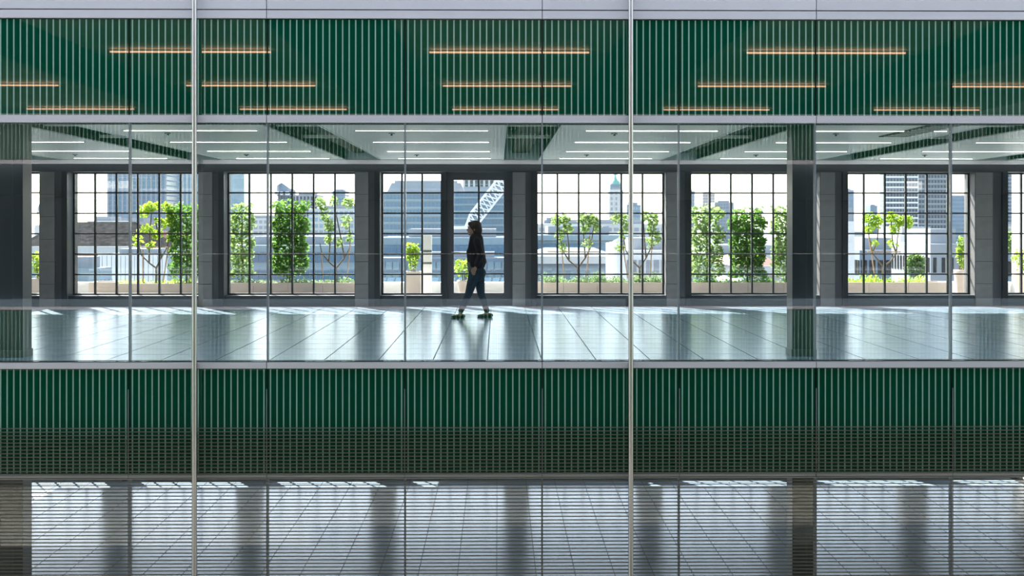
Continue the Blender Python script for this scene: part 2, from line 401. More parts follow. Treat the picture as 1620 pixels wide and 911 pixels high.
for z0, z1 in ((LOW, -1.15), (0, 2.66), (3.45, OC)):
    for k in range(-8, 9):
        boxat('pier', M['plaster'], wb, 0.4+PIT*k-1.398, 0.4+PIT*k+1.398, OB-0.4, OB, z0, z1)  # piers widened till they meet, closing the rear windows to darken reflections
    boxat('sill_panel', M['sill'], wb, -18, 18, OB-0.4, OB, z0, z0+0.5)
for sx in (-20.3, 20.0): opp('wall_opposite_%s' % ('left' if sx < 0 else 'right'), M['plaster'], LOW, OC + 0.7, x0=sx, x1=sx + 0.3)  # unseen dark side walls, added to keep sky out of the reflections
st('courtyard_ground', M['slab'], -40, 40, OY, 0.0, -12.3, -12.0)

# opposite strip lights
for r, off in enumerate((275.0, 221.0, 183.0)):
    v = 4.4 * F / off; y = -(v - 13.0)
    for k in (-2, -1, 0, 1, 2):
        c = 0.30 + 8.05 * k
        o = MB().box(-2.02, 2.02, -0.035, 0.035, -0.035, 0.0).build('strip_light', M['warmlamp'], None, (c, y, OC - 0.06))
        tag(o, 'warm glowing strip light mirrored in the upper green band, row %s, %s bay' % (('one','two','three')[r], ('far left','left','central','right','far right')[k+2]), 'light', 'warm strip lights mirrored in the green band')

# ================================================================== FACADE FITTINGS
for px, lab in ((307.5, 'slim round steel pole in front of the glass left of the woman'), (998, 'slim round steel pole in front of the glass right of the woman')):
    x = PX(px, -0.1)
    p = empty('steel_pole', (x, -0.1, -6.0), label=lab, cat='pole', group='steel poles in front of the facade')
    MB().cyl((0,0,0), (0,0,11.5), 0.027, n=20).build('tube', M['steel'], p)
    bk = MB().box(-0.012, 0.012, 0.02, 0.10, -0.02, 0.02)
    for z in (ZS['tr1']-0.04+6, ZS['sp2']+0.04+6): bk.build('bracket', M['steel'], p, (0, 0, z))
lv = empty('louvre_screen', (0, -0.045, -3.0), label='screen of thin horizontal bronze blades in front of the lower glazing', cat='louvre')
zb0 = PZ(676, -0.04); zp = 5.62 / 145.1
blm = MB().add([(VIS[0],-0.011,-0.005),(VIS[-1],-0.011,-0.005),(VIS[-1],-0.011,0.0),(VIS[0],-0.011,0.0),(VIS[0],0.011,-0.003),(VIS[-1],0.011,-0.003),(VIS[-1],0.011,0.002),(VIS[0],0.011,0.002)],
    [(0,1,2,3),(4,7,6,5),(3,2,6,7),(0,4,5,1),(0,3,7,4),(1,5,6,2)]).mesh('blade', M['blade'])
for k in range(46): place('blade', blm, lv, (0, 0, zb0 - k*zp + 3.0))
hm = MB().box(-0.004, 0.004, 0.017, 0.024, 0, 2.2).mesh('hanger', M['alu_dark'])
for x in VIS[1:-1]: place('hanger', hm, lv, (x, 0, 3.0 + zb0 - 46*zp))

# ================================================================== INTERIOR THINGS
for px0, px1, lab in ((-6, 36, 'dark square steel column at the left edge'), (1253.5, 1290, 'dark square steel column on the right')):
    for (z0, z1, stn) in ((0, CEIL + 0.55, 'upper'), (LOW, -1.22, 'lower')):
        a, b = PX(px0, 0.42), PX(px1, 0.42)
        c = empty('column', ((a+b)/2, 0.55, z0), label=lab + ', %s storey' % stn, cat='column', group='dark columns behind the glass')
        w = b - a
        MB().box(-w/2, w/2, -0.13, 0.13, 0, z1-z0).build('shaft', M['column'], c)
        MB().box(w/2-0.002-w*0.38, w/2-0.002-w*0.36, -0.132, -0.1301, 0, z1-z0).build('casing_joint', M['frame'], c)
        MB().box(-w/2-0.01, w/2+0.01, -0.14, 0.14, 0, 0.08).build('base_plate', M['frame'], c)

rown = ('front', 'second', 'third', 'rear')
bayn = {-4:'leftmost bay', -3: 'bay left of the dark column', -2: 'bay above the leafy hedge on the left', -1: 'bay above the side window', 0: 'bay right of the door', 1: 'bay above the three hedges', 2: 'bay above the striped tower', 3: 'rightmost bay'}
lb = MB().box(-0.82, 0.82, -0.025, 0.025, -0.008, -0.0005).mesh('housing', M['ceiltrim'])
ld = MB().box(-0.80, 0.80, -0.012, 0.012, -0.012, -0.0081).mesh('diffuser', M['lamp'])
for k in range(-4, 4):
    xb = SLOT0 + PIT*k + PIT/2
    if not XL + 1 < xb < XR - 1: continue
    for r, y in enumerate((1.45, 3.5, 5.6, 7.65)):
        t = empty('ceiling_light', (xb + 0.06, y, CEIL), label='slim white linear light, %s row, %s' % (rown[r], bayn[k]), cat='light', group='linear lights in the ceiling bays')
        place('housing', lb, t); place('diffuser', ld, t)
    for y, lr in ((1.95, 'front'), (6.6, 'rear')):
        t = empty('sprinkler', (xb - 0.35, y, CEIL), label='tiny dark sprinkler head, %s of the %s' % (lr, bayn[k]), cat='sprinkler', group='ceiling sprinklers')
        MB().cyl((0,0,-0.012), (0,0,0), 0.04).build('rose', M['alu_dark'], t); MB().cyl((0,0,-0.026), (0,0,-0.012), 0.012).cyl((0,0,-0.03), (0,0,-0.026), 0.02).build('nozzle', M['black'], t)
gx0, gx1 = PX(1441, 1.2), PX(1487, 1.2)
g = empty('air_grille', ((gx0+gx1)/2, 1.1, CEIL), label='square dark green ceiling grille near the right edge', cat='grille')
gw = (gx1-gx0)/2
MB().box(-gw, gw, -0.8, 1.3, -0.012, 0.0).build('plate', M['slot'], g)
for k in range(10): MB().box(-gw+0.02, gw-0.02, -0.77+k*0.2, -0.65+k*0.2, -0.02, -0.0121).build('slat', M['black'], g)
# ================================================================== WOMAN
WYP = 5.9
SK = mat('skin', (0.50, 0.30, 0.22), 0.5); HAIR = mat('dark_hair', (0.025, 0.016, 0.012), 0.45, noise=0.3, nscale=30, stretch=(1,1,0.2))
JK = mat('black_jacket', (0.012, 0.013, 0.018), 0.75, noise=0.15, nscale=20); JN = mat('blue_jeans', (0.025, 0.055, 0.085), 0.8, noise=0.2, nscale=25)
SH = mat('black_shoe_leather', (0.012, 0.012, 0.012), 0.35); TEE = mat('grey_top', (0.16, 0.16, 0.17), 0.8); SOLE = mat('pale_sole', (0.55, 0.53, 0.5), 0.7)
wx, wz0 = PX(747, WYP), 0.0
wm = empty('person', (wx, WYP, 0), label='person in black jacket and blue jeans walking left past the glazed door', cat='person')
K = (WYP + 13.0) / F * 1.0
def Q(px, py, y=0.0):        # pixel on the figure -> local coordinates
    p = P(px, py, WYP + y); return Vector((p.x - wx, y, p.z))
class Blob(MB):
    def cap(s, a, b, ra, rb, flat=1.0, n=14, steps=6):
        """tapered rounded limb; flat squeezes it across the y axis"""
        a = Vector(a); b = Vector(b)
        for i in range(steps + 1):
            t = i / steps; p = a.lerp(b, t); r = ra + (rb - ra) * t
            s.ell(p, (r, r*flat, r), None, n, 8)
        s.cyl(a, b, ra*0.98*min(1, flat), rb*0.98*min(1, flat), n); return s
    def skin(s, name, m, parent, vox=0.009, sm_=6):
        o = s.build(name, m, parent)
        r = o.modifiers.new('union', 'REMESH'); r.mode = 'VOXEL'; r.voxel_size = vox; r.use_smooth_shade = True
        q = o.modifiers.new('smooth', 'SMOOTH'); q.factor = 0.5; q.iterations = sm_
        return o
# joints (near = camera side, y<0)
hipF, kneeF, ankF = Q(751, 432, -0.07), Q(742, 463, -0.09), Q(729.5, 491, -0.08)
hipR, kneeR, ankR = Q(757, 432, 0.07), Q(761, 464, 0.08), Q(770, 491, 0.08)
waist, chest, neck = Q(754, 414), Q(754, 386), Q(751.5, 372)
head = Q(749.5, 361.5)
body = Blob()
# head: skull, face, jaw, nose, ear
body.ell(head + Vector((0.015, 0, 0.02)), (0.088, 0.068, 0.095)); body.ell(head + Vector((-0.035, 0, -0.025)), (0.058, 0.055, 0.085))
body.ell(head + Vector((-0.062, 0, -0.085)), (0.030, 0.034, 0.026)); body.ell(head + Vector((-0.098, 0, -0.022)), (0.019, 0.011, 0.022))
body.ell(head + Vector((-0.086, 0, -0.06)), (0.013, 0.022, 0.010)); body.ell(head + Vector((-0.084, 0, 0.022)), (0.016, 0.042, 0.013))
body.ell(head + Vector((0.012, -0.070, -0.015)), (0.014, 0.008, 0.028)); body.ell(head + Vector((0.012, 0.070, -0.015)), (0.014, 0.008, 0.028))
body.cap(head + Vector((0.02, 0, -0.06)), neck + Vector((0.02, 0, -0.02)), 0.046, 0.055)
body.cap(chest, waist, 0.09, 0.085, 1.2); body.cap(waist, (hipF+hipR)/2, 0.085, 0.10, 1.2)
for h_, k_, a_ in ((hipF, kneeF, ankF), (hipR, kneeR, ankR)):
    body.cap(h_, k_, 0.075, 0.048); body.cap(k_, a_, 0.048, 0.031, steps=10); body.cap(a_, a_ + Vector((-0.012, 0, -0.055)), 0.030, 0.032)
heelF, toeF = Q(730, 501, -0.08), Q(716, 502, -0.08); heelR, toeR = Q(774, 503, 0.08), Q(758, 505, 0.08)
for a_, he, to in ((ankF, heelF, toeF), (ankR, heelR, toeR)):
    he.z = 0.052; to.z = 0.036; body.cap(he, to, 0.030, 0.020, 1.1)
# arms with hands
shN, elN, wrN = Q(755, 381, -0.155), Q(760.5, 403, -0.20), Q(753, 421, -0.19)
shF, elF, wrF = Q(752, 381, 0.155), Q(753, 405, 0.19), Q(749, 422, 0.17)
for sh_, el_, wr_, sg in ((shN, elN, wrN, -1), (shF, elF, wrF, 1)):
    body.cap(chest + Vector((0, sg*0.05, 0.06)), sh_, 0.05, 0.047); body.cap(sh_, el_, 0.045, 0.036); body.cap(el_, wr_, 0.034, 0.023)
    d = (wr_ - el_).normalized(); pm_ = wr_ + d*0.05
    body.ell(pm_, (0.034, 0.015, 0.036))
    for q in range(4):
        base = pm_ + d*0.028 + Vector((-0.022 + 0.015*q, 0, 0.012 - 0.008*q)); L = (0.030, 0.036, 0.034, 0.027)[q]
        mid = base + d*L + Vector((0, -sg*0.004, -0.006)); tip = mid + (d + Vector((0.25, 0, -0.5))).normalized()*L*0.8
        body.cap(base, mid, 0.0085, 0.008, steps=5, n=8); body.cap(mid, tip, 0.008, 0.0068, steps=4, n=8)
    tb = pm_ + Vector((-0.028, 0, 0.014)); body.cap(tb, tb + d*0.03 + Vector((-0.014, 0, 0.0)), 0.010, 0.009, n=8); body.cap(tb + d*0.03 + Vector((-0.014, 0, 0)), tb + d*0.058 + Vector((-0.010, 0, -0.004)), 0.009, 0.007, n=8)
bo = body.skin('body', SK, wm, 0.0062, 4)
# eye and brow on the visible side
for sg in (-1, 1):
    MB().ell(head + Vector((-0.071, sg*0.030, -0.002)), (0.008, 0.010, 0.007)).build('eye', SH, bo)
hr = Blob(); hr.ell(head + Vector((0.028, 0, 0.035)), (0.104, 0.086, 0.100)); hr.ell(head + Vector((0.058, 0, -0.025)), (0.082, 0.084, 0.105)); hr.ell(head + Vector((0.07, 0, -0.075)), (0.060, 0.076, 0.06))
hr.ell(head + Vector((-0.045, 0, 0.075)), (0.050, 0.060, 0.038))
hr.skin('hair', HAIR, wm, 0.008, 5)
jk = Blob()
jk.cap(Q(753.5, 379), Q(753, 396), 0.115, 0.135, 1.30, steps=6); jk.cap(Q(753, 396), Q(754, 416), 0.135, 0.145, 1.20, steps=6)
jk.cap(Q(742, 398), Q(744, 420), 0.045, 0.045, 2.2); jk.cap(Q(761, 394), Q(764.5, 414), 0.055, 0.055, 1.9)
jk.cap(Q(751.5, 374.5), Q(753, 379), 0.066, 0.09, 1.1)
for sh_, el_, wr_ in ((shN, elN, wrN), (shF, elF, wrF)):
    jk.cap(sh_, el_, 0.062, 0.053); jk.cap(el_, wr_ + (el_-wr_)*0.12, 0.051, 0.040)
jo = jk.skin('jacket', JK, wm, 0.010, 6)
# blunt hem: a flat band at the jacket's lower edge
lap = MB(); a_, b_ = Q(744, 378, -0.075), Q(738, 398, -0.10)
lap.add([a_ + Vector((0,-0.03,0)), a_ + Vector((0.05,-0.045,-0.01)), b_ + Vector((0.05,-0.05,0)), b_ + Vector((0.0,-0.02,-0.03)), a_ + Vector((0,-0.038,0)), a_ + Vector((0.05,-0.053,-0.01)), b_ + Vector((0.05,-0.058,0)), b_ + Vector((0.0,-0.028,-0.03))],
    [(0,1,2,3),(7,6,5,4),(0,4,5,1),(1,5,6,2),(2,6,7,3),(3,7,4,0)])
lap.build('lapel', JK, jo)
tp = Blob(); tp.cap(Q(751, 416), Q(752, 427), 0.125, 0.122, 1.15); tp.skin('top', TEE, wm, 0.010, 4)
jn = Blob(); jn.cap(Q(753.5, 424), (hipF+hipR)/2 + Vector((0,0,-0.01)), 0.122, 0.128, 1.18)
jn.ell(Q(761.5, 432), (0.075, 0.14, 0.085))
for h_, k_, a_ in ((hipF, kneeF, ankF), (hipR, kneeR, ankR)):
    jn.cap(h_, k_, 0.098, 0.064, 0.95, steps=9); jn.cap(k_, a_, 0.062, 0.046, 0.95, steps=9)
jn.skin('jeans', JN, wm, 0.009, 4)
for he, to in ((heelF, toeF), (heelR, toeR)):
    s_ = Blob(); d = (to - he); d.z = 0; L = d.length; d.normalize()
    base = Vector((he.x, he.y, 0))
    for i in range(9):
        t = i / 8.0; p = base + d * (L*1.18*t - 0.03); hgt = 0.052*(1-t) + 0.030*t
        s_.ell(p + Vector((0, 0, 0.016 + hgt*0.5)), (0.034, 0.036 + 0.006*math.sin(t*3), hgt*0.62))
    sh = s_.skin('shoe', SH, wm, 0.007, 3)
    so_ = MB()
    c0 = base - d*0.05; c1 = base + d*(L*1.18); n_w = 0.036
    so_.box(min(c0.x, c1.x), max(c0.x, c1.x), he.y-n_w, he.y+n_w, 0.0, 0.014).build('sole', SH, sh)

# ================================================================== TERRACE
st('terrace', mat('terrace_paving', (0.42, 0.40, 0.37), 0.8, noise=0.1), XL, XR, FAR + 0.5, 12.6, -0.06, 0.0)
M['planter'] = mat('beige_planter', (0.74, 0.63, 0.55), 0.7, noise=0.05, nscale=6)
M['soil'] = mat('dark_soil', (0.05, 0.035, 0.025), 0.95, bump=0.8, bscale=30)
M['bark'] = mat('grey_bark', (0.17, 0.14, 0.11), 0.85, noise=0.3, nscale=15)
M['cane'] = mat('bamboo_cane', (0.50, 0.33, 0.20), 0.7)
LEAF = {'lime': leafmat('lime_leaf', (0.16, 0.30, 0.03), (0.42, 0.58, 0.06)), 'green': leafmat('hedge_leaf', (0.06, 0.16, 0.03), (0.18, 0.36, 0.06)),
        'pale': leafmat('pale_leaf', (0.16, 0.24, 0.09), (0.30, 0.44, 0.14)), 'grey': leafmat('grey_green_leaf', (0.14, 0.20, 0.10), (0.22, 0.32, 0.14))}
PY = 10.9
def leaves(mb, pts, size, rnd, flat=0.0):
    for p in pts:
        s_ = size * rnd.uniform(0.6, 1.25); e = Euler((rnd.uniform(-1.2, 1.2), rnd.uniform(-1.2, 1.2), rnd.uniform(0, 6.28)))
        m = e.to_matrix()
        v = [(0,-0.5,0),(0.3,-0.1,0.07),(0.18,0.3,0.05),(0,0.55,-0.05),(-0.18,0.3,0.05),(-0.3,-0.1,0.07)]
        mb.add([Vector(p) + m @ Vector((a*s_, b*s_, c*s_)) for a, b, c in v], [(0,1,2,3),(0,3,4,5)])
def planter(px0, px1, lab, top=447, y=PY, d=0.5, seams=4):
    a, b = PX(px0, y-d/2), PX(px1, y-d/2); h = PZ(top, y-d/2)
    t = empty('planter', ((a+b)/2, y, 0), label=lab, cat='planter', group='beige trough planters on the terrace')
    W = b-a; n = max(1, round(W/0.75))
    for i in range(n):
        x0 = -W/2 + W*i/n + 0.003; x1 = -W/2 + W*(i+1)/n - 0.003
        MB().box(x0, x1, -d/2, -d/2+0.04, 0, h).build('front_board', M['planter'], t)
    MB().box(-W/2, W/2, d/2-0.04, d/2, 0, h).box(-W/2, -W/2+0.04, -d/2+0.04, d/2-0.04, 0, h).box(W/2-0.04, W/2, -d/2+0.04, d/2-0.04, 0, h).build('body', M['planter'], t)
    MB().box(-W/2+0.04, W/2-0.04, -d/2+0.04, d/2-0.04, 0.02, h-0.04).build('soil', M['soil'], t)
    return h
def hedge(px0, px1, top, bot, lab, n=1500, m='green', y=PY, d=0.42, seed=1, size=0.085):
    rnd = random.Random(seed); a, b = PX(px0, y), PX(px1, y); zt, zb = PZ(top, y), PZ(bot, y)
    t = empty('pleached_hedge', ((a+b)/2, y, 0.30), label=lab, cat='hedge', group='tall clipped hedges on the terrace')
    W = b-a; pts = []
    while len(pts) < n*1.6:
        x, yy, z = rnd.uniform(-.5,.5), rnd.uniform(-.5,.5), rnd.random()
        e = 1 - 0.22*abs(math.sin(z*9+seed)) - 0.12*math.sin(z*23+seed*2)
        if abs(x) > 0.5*e: continue
        if z > 0.93 and rnd.random() < 0.5: continue
        # keep mostly near the outside
        if max(abs(x)*2, abs(yy)*2) < 0.55 and rnd.random() < 0.65: continue
        pts.append((x*W, yy*d, zb-0.30 + z*(zt-zb) + rnd.uniform(-.03,.05)))
    mb = MB(); leaves(mb, pts, size, rnd); mb.build('foliage', LEAF[m], t)
    tr = MB(); tr.tube([(0,0,0), (0.01,0,0.5), (-0.01,0.01,1.0), (0,0,zt-0.5)], [0.022,0.02,0.015,0.008]); tr.build('trunk', M['bark'], t)
    for k in range(6):
        st_ = MB()
        z = zb - 0.2 + (zt-zb)*k/6; s2 = 1 if k % 2 else -1; st_.tube([(0,0,z), (s2*W*0.2,0.03,z+0.1), (s2*W*0.38,0.02,z+0.15)], [0.01,0.007,0.004], 6); st_.build('branch', M['bark'], t)
def forktree(base, clumps, forks, lab, m='lime', y=PY, seed=1, canes=(), size=0.092, bar=None, dens=1.0):
    rnd = random.Random(seed); b0 = P(base[0], base[1], y)
    t = empty('young_tree', (b0.x, y, 0.28), label=lab, cat='tree', group='young trained trees on the terrace')
    L = lambda px, py, dy=0: P(px, py, y + dy) - Vector((b0.x, 0, 0.28)) - Vector((0, y, 0))
    tr = MB(); tr.tube([(0,0,0), L(base[0], base[2])], [0.024, 0.02]); tr.build('trunk', M['bark'], t)
    for f_ in forks:
        q = MB(); pp = [L(*p) for p in f_]; q.tube(pp, [0.018 - 0.011*i/len(pp) for i in range(len(pp))], 7); q.build('branch', M['bark'], t)
    for c in canes:
        MB().cyl(L(c[0], c[1], -0.05), L(c[2], c[3], -0.05), 0.012).build('cane', M['cane'], t)
    if bar: MB().cyl(L(bar[0], bar[2], -0.07), L(bar[1], bar[2]+0.5, -0.07), 0.012).build('cross_cane', M['cane'], t)
    mb = MB()
    for (cx, cy, rx, ry, n) in clumps:
        pts = []
        while len(pts) < n*1.7:
            u = Vector((rnd.uniform(-1,1), rnd.uniform(-1,1), rnd.uniform(-1,1)))
            if u.length > 1: continue
            c = L(cx + u.x*rx, cy + u.z*ry); c.y += u.y*0.22; pts.append(c)
        leaves(mb, pts, size, rnd)
    mb.build('foliage', LEAF[m], t)
def low_plants(px0, px1, lab, top=434, y=PY, seed=1, m='grey', n=500, bot=447):
    rnd = random.Random(seed); a, b = PX(px0, y), PX(px1, y); z0 = PZ(bot, y) - 0.02
    mb = MB(); ph = [rnd.uniform(0, 6.28) for _ in range(3)]
    for _ in range(n):
        x = rnd.uniform(a, b); f_ = 0.55 + 0.45*math.sin(x*5 + ph[0])*math.sin(x*11 + ph[1]); hh = (PZ(top, y) - z0) * max(0.15, f_)
        p = Vector((x-(a+b)/2, rnd.uniform(-.2,.2), 0)); l = rnd.uniform(0.3, 1.0)*hh
        tip = p + Vector((rnd.uniform(-.08,.08), rnd.uniform(-.06,.06), l)); w = Vector((0.012, 0, 0))
        mb.add([p-w, p+w, tip], [(0,1,2)]); leaves(mb, [tip], 0.05, rnd)
    o = mb.build('ground_planting', LEAF[m], None, ((a+b)/2, y, z0)); tag(o, lab, 'plants', None, 'stuff')
# window 2
planter(187, 322, 'beige trough planter under the yellow-green young tree', 448); planter(140, 184, 'short beige planter box with a flat lid left of the trough', 446)
forktree((247, 445, 424), [(218,378,7,14,40),(226,335,9,10,40),(240,327,14,8,60),(262,328,9,8,45),(272,338,8,10,40),(232,362,9,8,40),(248,370,9,9,45),(238,388,7,6,25),(258,355,6,8,25),(270,352,8,9,40),(250,350,6,7,20),(268,376,6,7,20)],
    [[(247,424),(236,416),(224,404),(219,385)],[(247,424),(255,408),(264,392),(272,350)],[(236,416),(236,380),(240,335)],[(255,408),(252,380),(246,350)]],
    'yellow-green young tree with forked trunk left of a tall hedge', 'lime', seed=3, canes=((226,446,226,395),(258,446,266,392)), bar=(222,268,391))
hedge(268, 322, 321, 436, 'leafy green hedge beside the yellow-green young tree', 1300, 'green', seed=5); low_plants(190, 320, 'low bright plants in the trough under the yellow-green tree', 438, seed=2, m='lime', n=220)
# window 3
planter(345, 566, 'long beige trough planter under the two hedges', 447)
hedge(364, 402, 324, 436, 'pale leafy hedge nearest the pier left of the window', 800, 'pale', seed=6); hedge(428, 489, 319, 436, 'dense dark green hedge in the middle of the window', 1900, 'green', seed=7)
forktree((532, 445, 424), [(508,322,9,9,40),(528,319,7,9,30),(552,322,11,9,50),(515,340,7,14,35),(523,358,9,10,45),(548,350,7,12,30),(520,378,8,10,30),(553,375,5,9,18),(537,385,5,9,15)],
    [[(532,424),(520,414),(509,400),(506,385)],[(532,424),(545,408),(554,390),(552,345)],[(520,414),(522,390),(518,345)],[(545,408),(540,380),(530,330)]],
    'small forked tree with thin yellow-green leaves right of the dense hedge', 'pale', seed=8, canes=((549,440,554,385),(511,440,508,400)))
low_plants(362, 564, 'low grey-green plants under the two hedges', 437, seed=4, n=520)
# window 5
planter(838, 1052, 'long beige trough planter right of the door', 447)
forktree((914, 445, 424), [(880,350,9,10,50),(893,345,10,9,50),(898,362,9,10,40),(886,372,7,10,30),(922,345,9,9,50),(936,348,10,10,60),(944,358,6,9,30),(926,362,8,9,40),(890,392,8,9,20),(930,385,9,9,20)],
    [[(914,424),(900,412),(890,396),(884,360)],[(914,424),(926,408),(934,392),(940,355)],[(900,412),(900,390),(896,355)],[(926,408),(924,385),(922,350)]],
    'forked young tree with two leaf clumps nearest the door', 'pale', seed=9, canes=((928,440,933,372),(893,440,888,388)), bar=(866,950,398))
forktree((1012, 445, 424), [(976,345,10,10,45),(990,350,9,12,40),(985,368,8,10,30),(1022,342,10,8,45),(1034,348,10,10,55),(1030,365,8,10,35),(1040,375,6,9,25),(980,390,8,9,22),(1028,385,8,9,22)],
    [[(1012,424),(1000,412),(990,396),(984,360)],[(1012,424),(1022,408),(1030,392),(1034,355)],[(1000,412),(1000,390),(994,355)],[(1022,408),(1020,385),(1018,350)]],
    'forked young tree behind the right steel pole', 'pale', seed=10, canes=((993,440,985,385),(1028,440,1032,380)))
low_plants(858, 1050, 'thick low grey-green plants right of the door', 428, seed=5, n=900)
# window 6
planter(1070, 1297, 'long beige trough planter under the three hedges', 447)
hedge(1090, 1146, 325, 438, 'pale leafy hedge, leftmost of the three', 1100, 'pale', seed=11); hedge(1152, 1212, 331, 438, 'dense green hedge, middle of the three', 1900, 'green', seed=12)
hedge(1220, 1268, 326, 438, 'soft grey-green hedge, rightmost of the three', 1100, 'pale', seed=13); low_plants(1100, 1288, 'low green plants under the three hedges', 436, seed=6, m='green', n=520)
# window 7
planter(1312, 1500, 'beige trough planter under the forked tree by the striped tower', 447)
forktree((1397, 445, 422), [(1374,345,9,10,55),(1388,350,8,12,45),(1376,362,7,8,20),(1408,344,11,9,60),(1422,350,9,10,55),(1436,352,7,12,50),(1414,364,7,9,30),(1382,384,6,6,12),(1412,385,6,8,16)],
    [[(1397,422),(1388,410),(1380,400),(1375,375),(1374,350)],[(1397,422),(1410,412),(1418,400),(1420,375),(1424,350)],[(1380,400),(1388,380),(1390,350)],[(1418,400),(1412,385),(1410,350)]],
    'forked young tree in front of the striped tower block', 'lime', seed=14, canes=((1385,445,1374,370),), bar=(1372,1425,398))
low_plants(1338, 1462, 'low leafy plants under the forked tree by the tower', 433, seed=7, m='lime', n=420)
# pots with shrubs
def potted(px0, px1, top, bot, ptop, prof, lab, seed, m='lime', y=PY, square=False, n=260):
    c = (px0+px1)/2; b0 = P(c, bot, y); x = b0.x; zt = PZ(ptop, y); r = (PX(px1, y) - PX(px0, y))/2
    t = empty('potted_shrub', (x, y, 0), label=lab, cat='potted plant', group='potted shrubs on the terrace')
    if square:
        MB().box(-r, r, -r, r, 0, zt-0.03).box(-r, -r+0.03, -r, r, zt-0.03, zt).box(r-0.03, r, -r, r, zt-0.03, zt).box(-r+0.03, r-0.03, -r, -r+0.03, zt-0.03, zt).box(-r+0.03, r-0.03, r-0.03, r, zt-0.03, zt).build('pot', M['planter'], t)
        MB().box(-r+0.03, r-0.03, -r+0.03, r-0.03, zt-0.03, zt-0.015).build('soil', M['soil'], t)
    else:
        MB().lathe([(r*q, zt*u) for q, u in ((0.62,0),(0.80,0.45),(0.97,0.88),(1.0,0.9),(1.0,1.0),(0.9,1.0),(0.88,0.94),(0.1,0.93))], 24).build('pot', M['planter'], t)
        MB().cyl((0,0,zt*0.932), (0,0,zt*0.95), r*0.86, n=20).build('soil', M['soil'], t)
    rnd = random.Random(seed); mb = MB(); pts = []
    W = (PX(top[1], y)-PX(top[0], y))/2; cx = (PX(top[1], y)+PX(top[0], y))/2 - x; z1 = PZ(top[2], y); z0 = zt + 0.02
    sp = MB()
    while len(pts) < n:
        u = Vector((rnd.uniform(-1,1), rnd.uniform(-1,1), rnd.random()))
        e = prof(u.z)
        if math.hypot(u.x, u.y) > e: continue
        pts.append((cx*u.z + u.x*W, u.y*W*0.8, z0 + u.z*(z1-z0)))
    leaves(mb, pts, 0.075, rnd); mb.build('foliage', LEAF[m], t)
    for k in range(3): MB().tube([((k-1)*0.03,0,zt*0.93), (cx*0.4+(k-1)*0.06,0,(z0+z1)/2), (cx+(k-1)*W*0.4,0,z0+(z1-z0)*0.85)], [0.012,0.009,0.005], 6).build('stem', M['bark'], t)
potted(641, 666, (640, 665, 385), 466, 429, lambda z: 0.35 + 0.65*min(1, z*1.6) if z < 0.85 else 0.75, 'bushy lime shrub in a tall square beige planter beside the door', 21, square=True, n=320)
potted(723, 747, (718, 752, 410), 466, 443, lambda z: 0.3 + 0.7*math.sin(min(1, z)*2.6), 'small shrub in a round beige pot behind the walking woman', 22, n=220)
potted(1509, 1534, (1511, 1529, 370), 470, 427, lambda z: 0.95*math.sin(0.35 + z*2.6), 'tall pointed shrub in a round beige pot at the window edge', 23, n=240)
potted(1603, 1632, (1600, 1636, 395), 470, 432, lambda z: 0.4 + 0.6*math.sin(z*2.8), 'bright shrub in a round beige pot at the right edge', 24, n=260)
potted(50, 76, (46, 78, 398), 470, 440, lambda z: 0.35 + 0.6*math.sin(z*2.6), 'leafy shrub in a beige pot by the dark column on the left', 25, square=True, n=260)
# white service post beside the square planter
sp_ = empty('service_post', (PX(676, 11.6), 11.6, 0), label='white boxed service post beside the square planter', cat='post')
w_ = (PX(683, 11.6)-PX(669, 11.6))/2
MB().box(-w_, w_, -0.07, 0.07, 0, PZ(372, 11.6)).build('casing', M['white'], sp_); 
for py_ in (397, 416, 433): MB().box(-w_-0.004, w_+0.004, -0.076, 0.076, PZ(py_, 11.6)-0.02, PZ(py_, 11.6)+0.02).build('band', M['alu_dark'], sp_)
# parapet with rooflights beyond
pp = empty('trim_1', (0, 12.3, 0), kind='structure', label='low white terrace parapet behind the planters')
boxat('upstand', M['white'], pp, XL, XR, 12.3, 12.55, 0, PZ(449.5, 12.3)); boxat('coping', M['white'], pp, XL, XR, 12.26, 12.6, PZ(449.5, 12.3), PZ(446.5, 12.3))
RG = mat('rooflight_glass', (0.10, 0.17, 0.24), 0.1, 0, 0.6)
for k in range(5):
    x = PX(612 + 42*k, 14.0); z = PZ(449, 14.0) - 0.25
    t = empty('rooflight', (x, 14.0, z), label='slanted glazed rooflight beyond the parapet, %s of five from the side window' % ('first','second','third','fourth','fifth')[k], cat='rooflight', group='rooflights beyond the parapet')
    for s_ in range(3):
        x0 = -0.27 + 0.19*s_
        MB().add([(x0+0.01,-0.3,0.0),(x0+0.16,-0.3,0.0),(x0+0.23,0.3,0.36),(x0+0.08,0.3,0.36),(x0+0.01,-0.3,0.02),(x0+0.16,-0.3,0.02),(x0+0.23,0.3,0.38),(x0+0.08,0.3,0.38)],[(0,3,2,1),(4,5,6,7),(0,1,5,4),(1,2,6,5),(2,3,7,6),(3,0,4,7)]).build('pane', RG, t)
    MB().box(-0.32, 0.45, -0.4, 0.42, -0.15, -0.001).build('kerb', M['white'], t)
st('roof_beyond', M['white'], PX(560, 13.5), PX(860, 13.5), 13.9, 16.5, -0.5, PZ(449, 14.0) - 0.41, label='flat white roof beyond the parapet')
